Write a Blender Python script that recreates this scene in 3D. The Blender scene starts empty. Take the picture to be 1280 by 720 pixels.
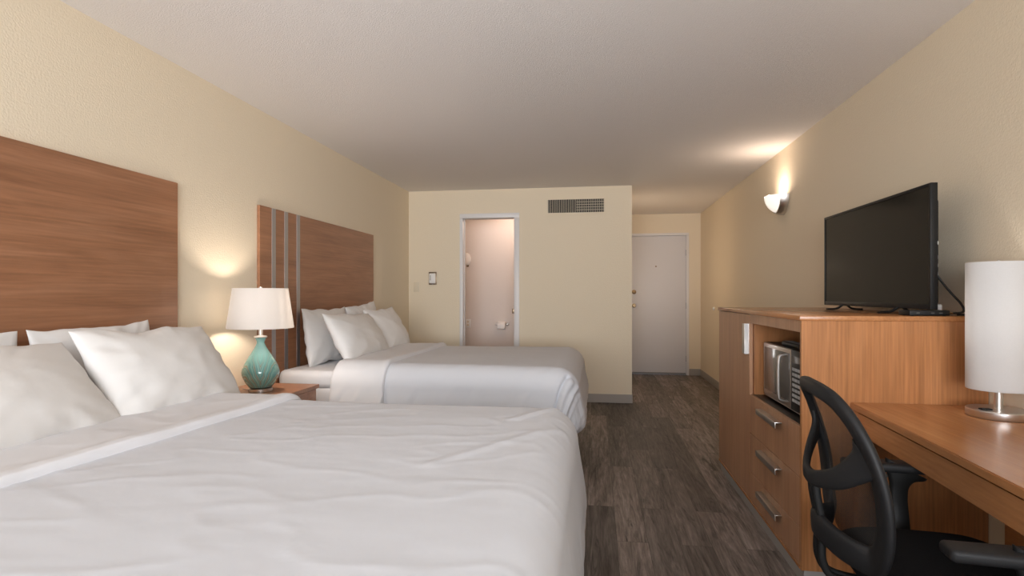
import bpy, bmesh, math, random
from mathutils import Vector, Matrix, noise

random.seed(7)
S = bpy.context.scene
COL = S.collection
R = math.radians

# ------------------------------------------------------------------ materials
def nt(name):
    m = bpy.data.materials.new(name)
    m.use_nodes = True
    n = m.node_tree
    return m, n, n.nodes['Principled BSDF']

def bump_noise(n, b, scale, dist, strength=1.0, detail=3.0, coord='Object', rough=.5):
    tc = n.nodes.new('ShaderNodeTexCoord')
    no = n.nodes.new('ShaderNodeTexNoise')
    no.inputs['Scale'].default_value = scale
    no.inputs['Detail'].default_value = detail
    no.inputs['Roughness'].default_value = rough
    n.links.new(tc.outputs[coord], no.inputs['Vector'])
    bp = n.nodes.new('ShaderNodeBump')
    bp.inputs['Distance'].default_value = dist
    bp.inputs['Strength'].default_value = strength
    n.links.new(no.outputs['Fac'], bp.inputs['Height'])
    n.links.new(bp.outputs['Normal'], b.inputs['Normal'])
    return tc, no, bp

def plain(name, col, rough=.5, metal=0., spec=.5, bump=None, coat=0.):
    m, n, b = nt(name)
    b.inputs['Base Color'].default_value = (*col, 1)
    b.inputs['Roughness'].default_value = rough
    b.inputs['Metallic'].default_value = metal
    b.inputs['Specular IOR Level'].default_value = spec
    b.inputs['Coat Weight'].default_value = coat
    if bump:
        bump_noise(n, b, *bump)
    else:
        tc = n.nodes.new('ShaderNodeTexCoord')
        no = n.nodes.new('ShaderNodeTexNoise')
        no.inputs['Scale'].default_value = 60
        n.links.new(tc.outputs['Object'], no.inputs['Vector'])
        mr = n.nodes.new('ShaderNodeMapRange')
        mr.inputs['To Min'].default_value = max(0.02, rough - .04)
        mr.inputs['To Max'].default_value = min(1, rough + .04)
        n.links.new(no.outputs['Fac'], mr.inputs['Value'])
        n.links.new(mr.outputs['Result'], b.inputs['Roughness'])
    return m

def mixc(n, a, b_, fac=None, blend='MIX', f=.5):
    mx = n.nodes.new('ShaderNodeMix')
    mx.data_type = 'RGBA'
    mx.blend_type = blend
    mx.inputs[0].default_value = f
    for k, v in ((6, a), (7, b_)):
        if isinstance(v, tuple):
            mx.inputs[k].default_value = (*v, 1)
        else:
            n.links.new(v, mx.inputs[k])
    if fac is not None:
        n.links.new(fac, mx.inputs[0])
    return mx.outputs[2]

def wood(name, dark, mid, light, axis, rough=.35, grain=1.0):
    """laminate with a long grain along one axis"""
    m, n, b = nt(name)
    tc = n.nodes.new('ShaderNodeTexCoord')
    mp = n.nodes.new('ShaderNodeMapping')
    sc = [9., 9., 9.]
    sc[axis] = .9
    mp.inputs['Scale'].default_value = sc
    n.links.new(tc.outputs['Object'], mp.inputs['Vector'])
    n1 = n.nodes.new('ShaderNodeTexNoise')
    n1.inputs['Scale'].default_value = 1.3
    n1.inputs['Detail'].default_value = 6
    n1.inputs['Roughness'].default_value = .62
    n1.inputs['Distortion'].default_value = .6
    n.links.new(mp.outputs['Vector'], n1.inputs['Vector'])
    mp2 = n.nodes.new('ShaderNodeMapping')
    sc2 = [110., 110., 110.]
    sc2[axis] = 3.
    mp2.inputs['Scale'].default_value = sc2
    n.links.new(tc.outputs['Object'], mp2.inputs['Vector'])
    n2 = n.nodes.new('ShaderNodeTexNoise')
    n2.inputs['Scale'].default_value = 1.
    n2.inputs['Detail'].default_value = 3
    n.links.new(mp2.outputs['Vector'], n2.inputs['Vector'])
    cr = n.nodes.new('ShaderNodeValToRGB')
    e = cr.color_ramp.elements
    e[0].position, e[0].color = .25, (*dark, 1)
    e[1].position, e[1].color = .75, (*light, 1)
    k = e.new(.5); k.color = (*mid, 1)
    n.links.new(n1.outputs['Fac'], cr.inputs['Fac'])
    mr = n.nodes.new('ShaderNodeMapRange')
    mr.inputs['From Min'].default_value = .3
    mr.inputs['From Max'].default_value = .7
    mr.inputs['To Min'].default_value = 1 - .16 * grain
    mr.inputs['To Max'].default_value = 1 + .10 * grain
    n.links.new(n2.outputs['Fac'], mr.inputs['Value'])
    cb = n.nodes.new('ShaderNodeCombineColor')
    for i in range(3):
        n.links.new(mr.outputs['Result'], cb.inputs[i])
    c = mixc(n, cr.outputs['Color'], cb.outputs['Color'], blend='MULTIPLY', f=1.)
    n.links.new(c, b.inputs['Base Color'])
    b.inputs['Roughness'].default_value = rough
    return m

WALLC = (.79, .69, .53)
M = {}
M['wall'] = plain('cream_paint', WALLC, .7, spec=.35, bump=(120, .0035, .5, 3.))
M['ceil'] = plain('popcorn_ceiling', (.83, .80, .775), .9, spec=.2, bump=(150, .005, .6, 3.))
M['bathwall'] = plain('bathroom_paint', (.72, .66, .62), .6, bump=(75, .003, .5, 3.))
M['trimwhite'] = plain('white_gloss_paint', (.76, .745, .74), .4)
M['doorwhite'] = plain('white_door_paint', (.70, .69, .71), .45, bump=(20, .001, .3, 2.))
M['baseb'] = plain('grey_vinyl_base', (.36, .33, .30), .5)
M['toe'] = plain('grey_toe_kick', (.36, .34, .32), .5)
M['tile'] = plain('bathroom_tile', (.55, .5, .45), .3)
M['linen'] = plain('white_linen', (.67, .69, .735), .85, spec=.15, bump=(14, .003, .25, 5.))
M['pillow'] = plain('white_pillowcase', (.76, .75, .735), .85, spec=.15, bump=(12, .004, .35, 4.))
M['sheet'] = plain('white_sheet', (.735, .74, .765), .85, spec=.15, bump=(18, .002, .3, 5.))
M['base'] = plain('bed_base_fabric', (.25, .22, .2), .9, bump=(200, .001, .5, 2.))
M['hb'] = wood('cherry_headboard', (.25, .112, .056), (.335, .158, .082), (.39, .195, .108), 1, .34)
M['cabf'] = wood('cherry_front_shaded', (.36, .185, .100), (.445, .240, .133), (.51, .285, .165), 2, .36, .8)  # same laminate as the side, weak light on the front greyed into its colour
M['cabs'] = wood('cherry_cabinet_side', (.34, .140, .052), (.44, .192, .074), (.52, .240, .100), 2, .30, 1.3)
M['desk'] = wood('cherry_desk', (.36, .150, .056), (.44, .195, .076), (.50, .232, .096), 1, .25, .8)
M['night'] = wood('cherry_nightstand', (.32, .15, .085), (.39, .19, .11), (.44, .22, .13), 0, .35)
M['alu'] = plain('brushed_aluminium', (.50, .49, .50), .42, metal=.85)
M['nickel'] = plain('satin_nickel', (.66, .63, .60), .32, metal=1.)
M['bronze'] = plain('dark_bronze', (.22, .16, .11), .35, metal=1.)
M['black'] = plain('black_plastic', (.009, .009, .009), .5, spec=.3)
M['chairplastic'] = plain('chair_black_plastic', (.011, .011, .012), .55, spec=.35, bump=(350, .0006, .5, 2.))
M['seatfab'] = plain('black_seat_fabric', (.010, .010, .011), .95, spec=.1, bump=(300, .002, .8, 2.))
M['screen'] = plain('tv_screen', (.010, .008, .006), .13, spec=.12)
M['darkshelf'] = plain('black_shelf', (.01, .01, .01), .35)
M['steel'] = plain('stainless_steel', (.58, .54, .50), .36, metal=1.)
M['mwglass'] = plain('microwave_glass', (.13, .12, .11), .12, spec=.5)
M['key'] = plain('keypad_keys', (.45, .46, .48), .4)
M['whiteplastic'] = plain('white_plastic', (.80, .79, .77), .4)
M['greyplastic'] = plain('grey_plastic', (.22, .21, .20), .45)
M['darkgrey'] = plain('dark_grey_print', (.07, .07, .07), .5)
M['ventback'] = plain('vent_dark', (.012, .011, .010), .8)
M['ventfin'] = plain('vent_fin', (.52, .46, .36), .5)
M['paper'] = plain('tissue_paper', (.85, .83, .81), .95, bump=(150, .001, .5, 2.))
M['brass'] = plain('brass', (.30, .21, .12), .35, metal=1.)
M['cord'] = plain('black_cord', (.01, .01, .01), .5)
M['clearcord'] = plain('clear_cord', (.55, .52, .48), .3)
M['creamplate'] = plain('cream_plate', (.72, .63, .48), .5)

def m_floor():
    m, n, b = nt('grey_vinyl_planks')
    tc = n.nodes.new('ShaderNodeTexCoord')
    mp = n.nodes.new('ShaderNodeMapping')
    mp.inputs['Rotation'].default_value = (0, 0, R(90))
    mp.inputs['Location'].default_value = (.37, .05, 0)
    n.links.new(tc.outputs['Object'], mp.inputs['Vector'])
    br = n.nodes.new('ShaderNodeTexBrick')
    br.offset = .37
    br.inputs['Scale'].default_value = 1.
    br.inputs['Brick Width'].default_value = 1.22
    br.inputs['Row Height'].default_value = .152
    br.inputs['Mortar Size'].default_value = .0012
    br.inputs['Color1'].default_value = (0, 0, 0, 1)
    br.inputs['Color2'].default_value = (1, 1, 1, 1)
    br.inputs['Mortar'].default_value = (.4, .4, .4, 1)
    n.links.new(mp.outputs['Vector'], br.inputs['Vector'])
    # grain, shifted from plank to plank
    sc = n.nodes.new('ShaderNodeMapping')
    sc.inputs['Scale'].default_value = (17., 1.5, 1.)
    n.links.new(tc.outputs['Object'], sc.inputs['Vector'])
    sep = n.nodes.new('ShaderNodeVectorMath'); sep.operation = 'MULTIPLY_ADD'
    n.links.new(br.outputs['Color'], sep.inputs[0])
    sep.inputs[1].default_value = (9., 7., 5.)
    n.links.new(sc.outputs['Vector'], sep.inputs[2])
    n1 = n.nodes.new('ShaderNodeTexNoise')
    n1.inputs['Scale'].default_value = 1.1; n1.inputs['Detail'].default_value = 8
    n1.inputs['Roughness'].default_value = .74; n1.inputs['Distortion'].default_value = 1.3
    n.links.new(sep.outputs[0], n1.inputs['Vector'])
    n2 = n.nodes.new('ShaderNodeTexNoise')
    n2.inputs['Scale'].default_value = 6.; n2.inputs['Detail'].default_value = 4
    n.links.new(sep.outputs[0], n2.inputs['Vector'])
    cr = n.nodes.new('ShaderNodeValToRGB')
    e = cr.color_ramp.elements
    e[0].position, e[0].color = .30, (.036, .029, .026, 1)
    e[1].position, e[1].color = .70, (.255, .218, .198, 1)
    k = e.new(.44); k.color = (.115, .094, .083, 1)
    k = e.new(.56); k.color = (.170, .142, .126, 1)
    n.links.new(n1.outputs['Fac'], cr.inputs['Fac'])
    mr = n.nodes.new('ShaderNodeMapRange')
    mr.inputs['From Min'].default_value = .3; mr.inputs['From Max'].default_value = .7
    mr.inputs['To Min'].default_value = .72; mr.inputs['To Max'].default_value = 1.22
    n.links.new(n2.outputs['Fac'], mr.inputs['Value'])
    cb = n.nodes.new('ShaderNodeCombineColor')
    for i in range(3): n.links.new(mr.outputs['Result'], cb.inputs[i])
    c = mixc(n, cr.outputs['Color'], cb.outputs['Color'], blend='MULTIPLY', f=1.)
    pl = n.nodes.new('ShaderNodeMapRange')
    pl.inputs['To Min'].default_value = .70; pl.inputs['To Max'].default_value = 1.62
    n.links.new(br.outputs['Color'], pl.inputs['Value'])
    cb2 = n.nodes.new('ShaderNodeCombineColor')
    for i in range(3): n.links.new(pl.outputs['Result'], cb2.inputs[i])
    c = mixc(n, c, cb2.outputs['Color'], blend='MULTIPLY', f=1.)
    # dark weathered streaks and knots
    n3 = n.nodes.new('ShaderNodeTexNoise')
    n3.inputs['Scale'].default_value = .9; n3.inputs['Detail'].default_value = 9
    n3.inputs['Roughness'].default_value = .72; n3.inputs['Distortion'].default_value = 1.8
    sh = n.nodes.new('ShaderNodeVectorMath'); sh.operation = 'ADD'; sh.inputs[1].default_value = (31., 17., 3.)
    n.links.new(sep.outputs[0], sh.inputs[0]); n.links.new(sh.outputs[0], n3.inputs['Vector'])
    st = n.nodes.new('ShaderNodeMapRange')
    st.inputs['From Min'].default_value = .55; st.inputs['From Max'].default_value = .66
    st.inputs['To Max'].default_value = .88
    n.links.new(n3.outputs['Fac'], st.inputs['Value'])
    c = mixc(n, c, (.030, .024, .021), fac=st.outputs['Result'])
    c = mixc(n, c, (.05, .042, .036), fac=br.outputs['Fac'])
    n.links.new(c, b.inputs['Base Color'])
    b.inputs['Roughness'].default_value = .55
    b.inputs['Specular IOR Level'].default_value = .35
    bp = n.nodes.new('ShaderNodeBump'); bp.inputs['Distance'].default_value = .002
    bp.inputs['Strength'].default_value = .4
    n.links.new(n1.outputs['Fac'], bp.inputs['Height'])
    n.links.new(bp.outputs['Normal'], b.inputs['Normal'])
    return m
M['floor'] = m_floor()

def m_glaze():
    """teal glaze with feathered chevrons of darker teal and brown"""
    m, n, b = nt('teal_feather_glaze')
    tc = n.nodes.new('ShaderNodeTexCoord')
    sx = n.nodes.new('ShaderNodeSeparateXYZ')
    n.links.new(tc.outputs['Object'], sx.inputs[0])
    def math_(op, a, b_=None):
        k = n.nodes.new('ShaderNodeMath'); k.operation = op
        for i, v in enumerate((a, b_)):
            if v is None: continue
            if isinstance(v, (int, float)): k.inputs[i].default_value = v
            else: n.links.new(v, k.inputs[i])
        return k.outputs[0]
    ang = math_('ARCTAN2', sx.outputs[1], sx.outputs[0])
    # V shapes: z minus |sin(angle)|
    tri = math_('ABSOLUTE', math_('SINE', math_('MULTIPLY', math_('ADD', ang, 1.02), 1.5)))
    h = math_('SUBTRACT', math_('MULTIPLY', sx.outputs[2], 13.), math_('MULTIPLY', tri, 2.3))
    no = n.nodes.new('ShaderNodeTexNoise'); no.inputs['Scale'].default_value = 11.
    no.inputs['Detail'].default_value = 3
    n.links.new(tc.outputs['Object'], no.inputs['Vector'])
    h = math_('ADD', h, math_('MULTIPLY', no.outputs['Fac'], 1.5))
    w = math_('FRACT', h)
    cr = n.nodes.new('ShaderNodeValToRGB')
    e = cr.color_ramp.elements
    e[0].position, e[0].color = 0., (.15, .36, .33, 1)
    e[1].position, e[1].color = 1., (.17, .37, .34, 1)
    for p, c in ((.18, (.25, .46, .42)), (.36, (.075, .24, .225)), (.46, (.28, .40, .35)), (.60, (.20, .17, .11)), (.68, (.20, .41, .38)), (.85, (.10, .28, .265))):
        k = e.new(p); k.color = (*c, 1)
    n.links.new(w, cr.inputs['Fac'])
    # the glaze is plain pale teal near the neck
    mr = n.nodes.new('ShaderNodeMapRange')
    mr.inputs['From Min'].default_value = .15; mr.inputs['From Max'].default_value = .24
    n.links.new(sx.outputs[2], mr.inputs['Value'])
    c = mixc(n, cr.outputs['Color'], (.22, .43, .40), fac=mr.outputs['Result'])
    n.links.new(c, b.inputs['Base Color'])
    b.inputs['Roughness'].default_value = .12
    b.inputs['Coat Weight'].default_value = .5
    return m
M['glaze'] = m_glaze()

def m_shade(name, col, trans=.5):
    m, n, b = nt(name)
    out = n.nodes['Material Output']
    tc = n.nodes.new('ShaderNodeTexCoord')
    no = n.nodes.new('ShaderNodeTexNoise'); no.inputs['Scale'].default_value = 220
    n.links.new(tc.outputs['Object'], no.inputs['Vector'])
    c = mixc(n, col, tuple(v * .94 for v in col), fac=no.outputs['Fac'])
    d = n.nodes.new('ShaderNodeBsdfDiffuse'); t = n.nodes.new('ShaderNodeBsdfTranslucent')
    n.links.new(c, d.inputs['Color']); n.links.new(c, t.inputs['Color'])
    mx = n.nodes.new('ShaderNodeMixShader'); mx.inputs[0].default_value = trans
    n.links.new(d.outputs[0], mx.inputs[1]); n.links.new(t.outputs[0], mx.inputs[2])
    n.links.new(mx.outputs[0], out.inputs['Surface'])
    n.nodes.remove(b)
    return m
M['shade'] = m_shade('white_lamp_shade', (.93, .91, .89), .62)
M['shade2'] = m_shade('white_drum_shade', (.80, .80, .80), .40)

def m_mesh():
    m, n, b = nt('black_mesh_fabric')
    out = n.nodes['Material Output']
    tc = n.nodes.new('ShaderNodeTexCoord')
    mp = n.nodes.new('ShaderNodeMapping')
    mp.inputs['Rotation'].default_value = (R(45), 0, 0)
    n.links.new(tc.outputs['Object'], mp.inputs['Vector'])
    sx = n.nodes.new('ShaderNodeSeparateXYZ')
    n.links.new(mp.outputs['Vector'], sx.inputs[0])
    def hole(sock):
        a = n.nodes.new('ShaderNodeMath'); a.operation = 'MULTIPLY'; a.inputs[1].default_value = 2 * math.pi / .0032
        n.links.new(sock, a.inputs[0])
        s = n.nodes.new('ShaderNodeMath'); s.operation = 'SINE'; n.links.new(a.outputs[0], s.inputs[0])
        g = n.nodes.new('ShaderNodeMath'); g.operation = 'GREATER_THAN'; g.inputs[1].default_value = -.12
        n.links.new(s.outputs[0], g.inputs[0])
        return g.outputs[0]
    mu = n.nodes.new('ShaderNodeMath'); mu.operation = 'MULTIPLY'
    n.links.new(hole(sx.outputs[1]), mu.inputs[0]); n.links.new(hole(sx.outputs[2]), mu.inputs[1])
    tr = n.nodes.new('ShaderNodeBsdfTransparent')
    mx = n.nodes.new('ShaderNodeMixShader')
    b.inputs['Base Color'].default_value = (.03, .028, .027, 1)
    b.inputs['Roughness'].default_value = .7
    n.links.new(mu.outputs[0], mx.inputs[0])
    n.links.new(b.outputs[0], mx.inputs[1]); n.links.new(tr.outputs[0], mx.inputs[2])
    n.links.new(mx.outputs[0], out.inputs['Surface'])
    return m
M['mesh'] = m_mesh()

def m_emit(name, col, strength):
    m, n, b = nt(name)
    b.inputs['Base Color'].default_value = (.9, .88, .85, 1)
    b.inputs['Roughness'].default_value = .3
    b.inputs['Emission Color'].default_value = (*col, 1)
    b.inputs['Emission Strength'].default_value = strength
    return m
M['sconceglass'] = m_emit('lit_opal_glass', (1., .91, .80), .75)

# ------------------------------------------------------------------ object helpers
def thing(name, label, cat, loc=(0, 0, 0), rotz=0., group=None):
    o = bpy.data.objects.new(name, None)
    o.empty_display_size = .1
    COL.objects.link(o)
    o.location = loc
    o.rotation_euler = (0, 0, rotz)
    o['label'] = label; o['category'] = cat
    if group: o['group'] = group
    return o

def tag(o, label, cat, group=None):
    o['label'] = label; o['category'] = cat
    if group: o['group'] = group
    return o

ORIG = {}
def origin(o):
    """world position of an object's origin (rotation only on the chair, built in its own frame)"""
    v = Vector((0, 0, 0))
    while o is not None:
        if o.get('_local'):
            return Vector((0, 0, 0))
        v += o.location
        o = o.parent
    return v

def obj(name, bm, mat, parent=None, base=None, smooth=True, angle=35):
    """link the bmesh as ONE object; vertices are given in room coordinates"""
    me = bpy.data.meshes.new(name)
    if base is None:
        base = (0, 0, 0) if parent is None else None
    off = Vector(base) if base is not None else origin(parent)
    bmesh.ops.translate(bm, verts=bm.verts, vec=-off)
    bmesh.ops.recalc_face_normals(bm, faces=bm.faces)
    bm.to_mesh(me); bm.free()
    o = bpy.data.objects.new(name, me)
    COL.objects.link(o)
    if parent is not None: o.parent = parent
    elif base is not None: o.location = base
    if isinstance(mat, (list, tuple)):
        for k in mat: me.materials.append(k)
    else: me.materials.append(mat)
    if smooth:
        for p in me.polygons: p.use_smooth = True
        try:
            me.set_sharp_from_angle(angle=R(angle))
        except Exception:
            pass
    return o

def struct(name, bm, mat, parent=None, smooth=True):
    o = obj(name, bm, mat, parent, smooth=smooth)
    if parent is None: o['kind'] = 'structure'
    return o

def box(bm, x0, x1, y0, y1, z0, z1, bev=0., seg=2):
    r = bmesh.ops.create_cube(bm, size=1)
    vs = r['verts']
    for v in vs:
        v.co = Vector((x0 if v.co.x < 0 else x1, y0 if v.co.y < 0 else y1, z0 if v.co.z < 0 else z1))
    if bev > 0:
        es = list({e for v in vs for e in v.link_edges})
        bmesh.ops.bevel(bm, geom=es, offset=bev, segments=seg, affect='EDGES', profile=.5)
    return bm

def B(*a, **k):
    bm = bmesh.new()
    return box(bm, *a, **k)

def lathe(bm, prof, c, seg=48, axis='z', close=True):
    rings = []
    for r_, h in prof:
        ring = []
        for i in range(seg):
            a = 2 * math.pi * i / seg
            p = (r_ * math.cos(a), r_ * math.sin(a), h)
            if axis == 'x': p = (p[2], p[0], p[1])
            if axis == 'y': p = (p[0], p[2], p[1])
            ring.append(bm.verts.new(Vector(c) + Vector(p)))
        rings.append(ring)
    for a, b_ in zip(rings, rings[1:]):
        for i in range(seg):
            j = (i + 1) % seg
            bm.faces.new((a[i], a[j], b_[j], b_[i]))
    if close:
        bm.faces.new(rings[0][::-1]); bm.faces.new(rings[-1])
    return bm

def crom(pts, n=8, closed=False):
    P = [Vector(p) for p in pts]
    out = []
    m = len(P)
    rng = m if closed else m - 1
    for i in range(rng):
        if closed:
            a, b_, c, d = P[(i - 1) % m], P[i], P[(i + 1) % m], P[(i + 2) % m]
        else:
            a, b_, c, d = P[max(i - 1, 0)], P[i], P[i + 1], P[min(i + 2, m - 1)]
        for k in range(n):
            t = k / n
            out.append(.5 * ((2 * b_) + (c - a) * t + (2 * a - 5 * b_ + 4 * c - d) * t * t + (3 * b_ - a - 3 * c + d) * t ** 3))
    if not closed: out.append(P[-1])
    return out

def sweep(bm, pts, wid, thk, ref, closed=False, seg=10, p=2.6):
    """superelliptic section swept along pts; wid/thk may be functions of the parameter 0..1;
    ref(i) gives the direction of the thickness"""
    n = len(pts); rings = []
    for i, c in enumerate(pts):
        if closed: t = pts[(i + 1) % n] - pts[(i - 1) % n]
        else: t = pts[min(i + 1, n - 1)] - pts[max(i - 1, 0)]
        t.normalize()
        r_ = ref(i / n) if callable(ref) else Vector(ref)
        side = t.cross(r_).normalized()
        nr = side.cross(t).normalized()
        u = i / (n if closed else n - 1)
        w = wid(u) if callable(wid) else wid
        h = thk(u) if callable(thk) else thk
        ring = []
        for k in range(seg):
            a = 2 * math.pi * k / seg
            ca, sa = math.cos(a), math.sin(a)
            x = math.copysign(abs(ca) ** (2 / p), ca) * w / 2
            y = math.copysign(abs(sa) ** (2 / p), sa) * h / 2
            ring.append(bm.verts.new(c + side * x + nr * y))
        rings.append(ring)
    m = n if closed else n - 1
    for i in range(m):
        a, b_ = rings[i], rings[(i + 1) % n]
        for k in range(seg):
            l = (k + 1) % seg
            bm.faces.new((a[k], a[l], b_[l], b_[k]))
    if not closed:
        bm.faces.new(rings[0][::-1]); bm.faces.new(rings[-1])
    return bm

def tube(bm, pts, r_, seg=10, closed=False):
    n = len(pts)
    def ref(u):
        i = min(int(u * n), n - 1)
        t = (pts[min(i + 1, n - 1)] - pts[max(i - 1, 0)]).normalized()
        return Vector((0, 0, 1)) if abs(t.z) < .9 else Vector((1, 0, 0))
    return sweep(bm, pts, r_ * 2, r_ * 2, ref, closed, seg, 2.)

def grid_faces(bm, rows, wrap=False):
    for a, b_ in zip(rows, rows[1:]):
        for i in range(len(a) - 1):
            bm.faces.new((a[i], a[i + 1], b_[i + 1], b_[i]))

def fn(x, y, z=0., s=1., o=3):
    return noise.fractal(Vector((x * s, y * s, z * s)), 1., 2., o)

def sm(a, b_, x):
    t = max(0., min(1., (x - a) / (b_ - a)))
    return t * t * (3 - 2 * t)

# ------------------------------------------------------------------ room
LX, RX = -2.2, 1.555          # left and right walls
Y0, YP, YD = -1.15, 6.38, 8.72  # window wall, partition, entrance wall
H = 2.44
PX = .398                     # right end of the partition
T = .12

struct('floor', B(LX - .2, RX + .2, Y0 - .2, YD + .2, -.1, 0), M['floor'], smooth=False)
struct('ceiling', B(LX - .2, RX + .2, Y0 - .2, YD + .2, H, H + .1), M['ceil'], smooth=False)
struct('wall_left', B(LX - T, LX, Y0, YP + T, 0, H), M['wall'], smooth=False)
struct('wall_right', B(RX, RX + T, Y0, YD + T, 0, H), M['wall'], smooth=False)
DX0, DX1, DZ = .435, 1.348, 2.113   # entrance door
bm = bmesh.new()
box(bm, PX - T, DX0 - .03, YD, YD + T, 0, H); box(bm, DX1 + .03, RX, YD, YD + T, 0, H); box(bm, DX0 - .03, DX1 + .03, YD, YD + T, DZ + .03, H)
struct('wall_entrance', bm, M['wall'], smooth=False)
# partition with the bathroom doorway
BX0, BX1, BZ = -1.560, -.908, 2.125
VX0, VX1, VZ0, VZ1 = -.543, .089, 2.150, 2.300
bm = bmesh.new()
box(bm, LX, BX0, YP, YP + T, 0, H); box(bm, BX1, PX, YP, YP + T, 0, H); box(bm, BX0, BX1, YP, YP + T, BZ, H)
struct('wall_partition', bm, M['wall'], smooth=False)
struct('wall_hallway', B(PX - T, PX, YP + T, YD, 0, H), M['wall'], smooth=False)
# bathroom shell
struct('wall_bathroom_back', B(LX, PX - T, 7.5, 7.58, 0, H), M['bathwall'], smooth=False)
struct('wall_bathroom_left', B(LX - T, LX, YP + T, 7.58, 0, H), M['bathwall'], smooth=False)
# window wall behind the viewer
WX0, WX1, WZ0, WZ1 = -1.75, 1.2, .75, 2.2
bm = bmesh.new()
box(bm, LX, WX0, Y0 - T, Y0, 0, H); box(bm, WX1, RX, Y0 - T, Y0, 0, H)
box(bm, WX0, WX1, Y0 - T, Y0, 0, WZ0); box(bm, WX0, WX1, Y0 - T, Y0, WZ1, H)
struct('wall_window', bm, M['wall'], smooth=False)
bm = bmesh.new()
for a in ((WX0, WX0 + .05), (WX1 - .05, WX1), (-.30, -.25)):
    box(bm, a[0], a[1], Y0 - .09, Y0 - .04, WZ0, WZ1)
box(bm, WX0, WX1, Y0 - .09, Y0 - .04, WZ0, WZ0 + .05); box(bm, WX0, WX1, Y0 - .09, Y0 - .04, WZ1 - .05, WZ1)
struct('window_1', bm, M['trimwhite'], smooth=False)

# baseboards
def basebd(name, x0, x1, y0, y1):
    bm = B(x0, x1, y0, y1, 0, .098, bev=.003, seg=1)
    return struct(name, bm, M['baseb'])
basebd('baseboard_partition', BX1 + .04, PX + .006, YP - .008, YP)
basebd('baseboard_hallway', PX, PX + .008, YP - .008, YD)
basebd('baseboard_entrance', DX1 + .04, RX, YD - .008, YD)
basebd('baseboard_right', RX - .008, RX, Y0, YD - .008)
basebd('baseboard_left', LX, LX + .008, Y0, YP)

# entrance door
bm = bmesh.new()
w = .036
box(bm, DX0 - w, DX0, YD - .012, YD + .1, 0, DZ, bev=.004); box(bm, DX1, DX1 + w, YD - .012, YD + .1, 0, DZ, bev=.004)
box(bm, DX0 - w, DX1 + w, YD - .012, YD + .1, DZ, DZ + w, bev=.004)
struct('trim_1', bm, M['trimwhite'])
d1 = struct('door_1', B(DX0 + .004, DX1 - .004, YD + .012, YD + .055, .012, DZ - .004, bev=.002), M['doorwhite'])
def knob(name, x, z, r_, parent, mat, depth):
    bm = bmesh.new()
    lathe(bm, [(r_ * .95, 0), (r_, -.004), (r_, -.009), (r_ * .45, -.012), (r_ * .4, -depth * .5), (r_ * .8, -depth * .6), (r_ * .85, -depth * .85), (r_ * .6, -depth), (.001, -depth)], (x, YD + .013, z), 28, 'y')
    return obj(name, bm, mat, parent)
k = knob('deadbolt', .575, 1.257, .034, d1, M['brass'], .03)
k = knob('door_knob', .575, 1.049, .032, d1, M['brass'], .06)
bm = bmesh.new(); lathe(bm, [(.012, 0), (.012, -.006), (.006, -.007), (.001, -.005)], (.902, YD + .013, 1.646), 20, 'y')
obj('peephole', bm, M['bronze'], d1)
for z in (.25, 1.05, 1.85):
    bm = bmesh.new(); lathe(bm, [(.007, -.045), (.007, .045)], (DX1 - .003, YD + .006, z), 12)
    obj('hinge', bm, M['alu'], d1)
obj('door_sweep', B(DX0 + .01, DX1 - .01, YD + .004, YD + .014, .012, .035), M['greyplastic'], d1)

# bathroom door casing
bm = bmesh.new()
for a, c in ((-1.577, -1.538), (BX1 - .026, BX1 + .034)):
    box(bm, a, c, YP - .016, YP + T + .012, 0, BZ - .018, bev=.004)
box(bm, -1.577, BX1 + .034, YP - .016, YP + T + .012, BZ - .018, BZ + .036, bev=.004)
# stop moulding a little further in
box(bm, -1.540, -1.532, YP + .05, YP + .09, 0, BZ - .02); box(bm, BX1 - .036, BX1 - .024, YP + .05, YP + .09, 0, BZ - .02)
struct('trim_2', bm, M['trimwhite'])
bm = B(BX1 - .050, BX1 - .025, YP - .012, YP + .03, 1.00, 1.055, bev=.002)
tag(obj('strike_plate', bm, M['bronze'], base=(BX1 - .041, YP, 1.)), 'small dark strike plate on the right jamb of the bathroom doorway', 'strike plate')

# ------------------------------------------------------------------ fixtures on the walls
def wallthing(name, label, cat, loc, **k): return thing(name, label, cat, loc, **k)

v = thing('air_vent', 'long air vent grille high on the partition wall right of the bathroom doorway', 'air vent', (-.227, YP, 2.225))
bm = bmesh.new()
e_ = .028
box(bm, VX0 - e_, VX1 + e_, YP - .007, YP, VZ0 - e_, VZ0); box(bm, VX0 - e_, VX1 + e_, YP - .007, YP, VZ1, VZ1 + e_)
box(bm, VX0 - e_, VX0, YP - .007, YP, VZ0, VZ1); box(bm, VX1, VX1 + e_, YP - .007, YP, VZ0, VZ1)
obj('frame', bm, M['wall'], v, smooth=False)
obj('backing', B(VX0, VX1, YP - .0015, YP, VZ0, VZ1), M['ventback'], v)
bm = bmesh.new()
nf = 31
for i in range(nf):
    x = VX0 + (i + .5) * (VX1 - VX0) / nf
    box(bm, x - .0028, x + .0028, YP - .008, YP - .002, VZ0, VZ1)
obj('louvres', bm, M['ventfin'], v, smooth=False)
bm = bmesh.new()
for i in range(1, 5):
    z = VZ0 + i * (VZ1 - VZ0) / 5
    box(bm, -.22, VX1, YP - .0035, YP - .0016, z - .0025, z + .0025)
obj('crossbars', bm, M['ventfin'], v, smooth=False)

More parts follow.
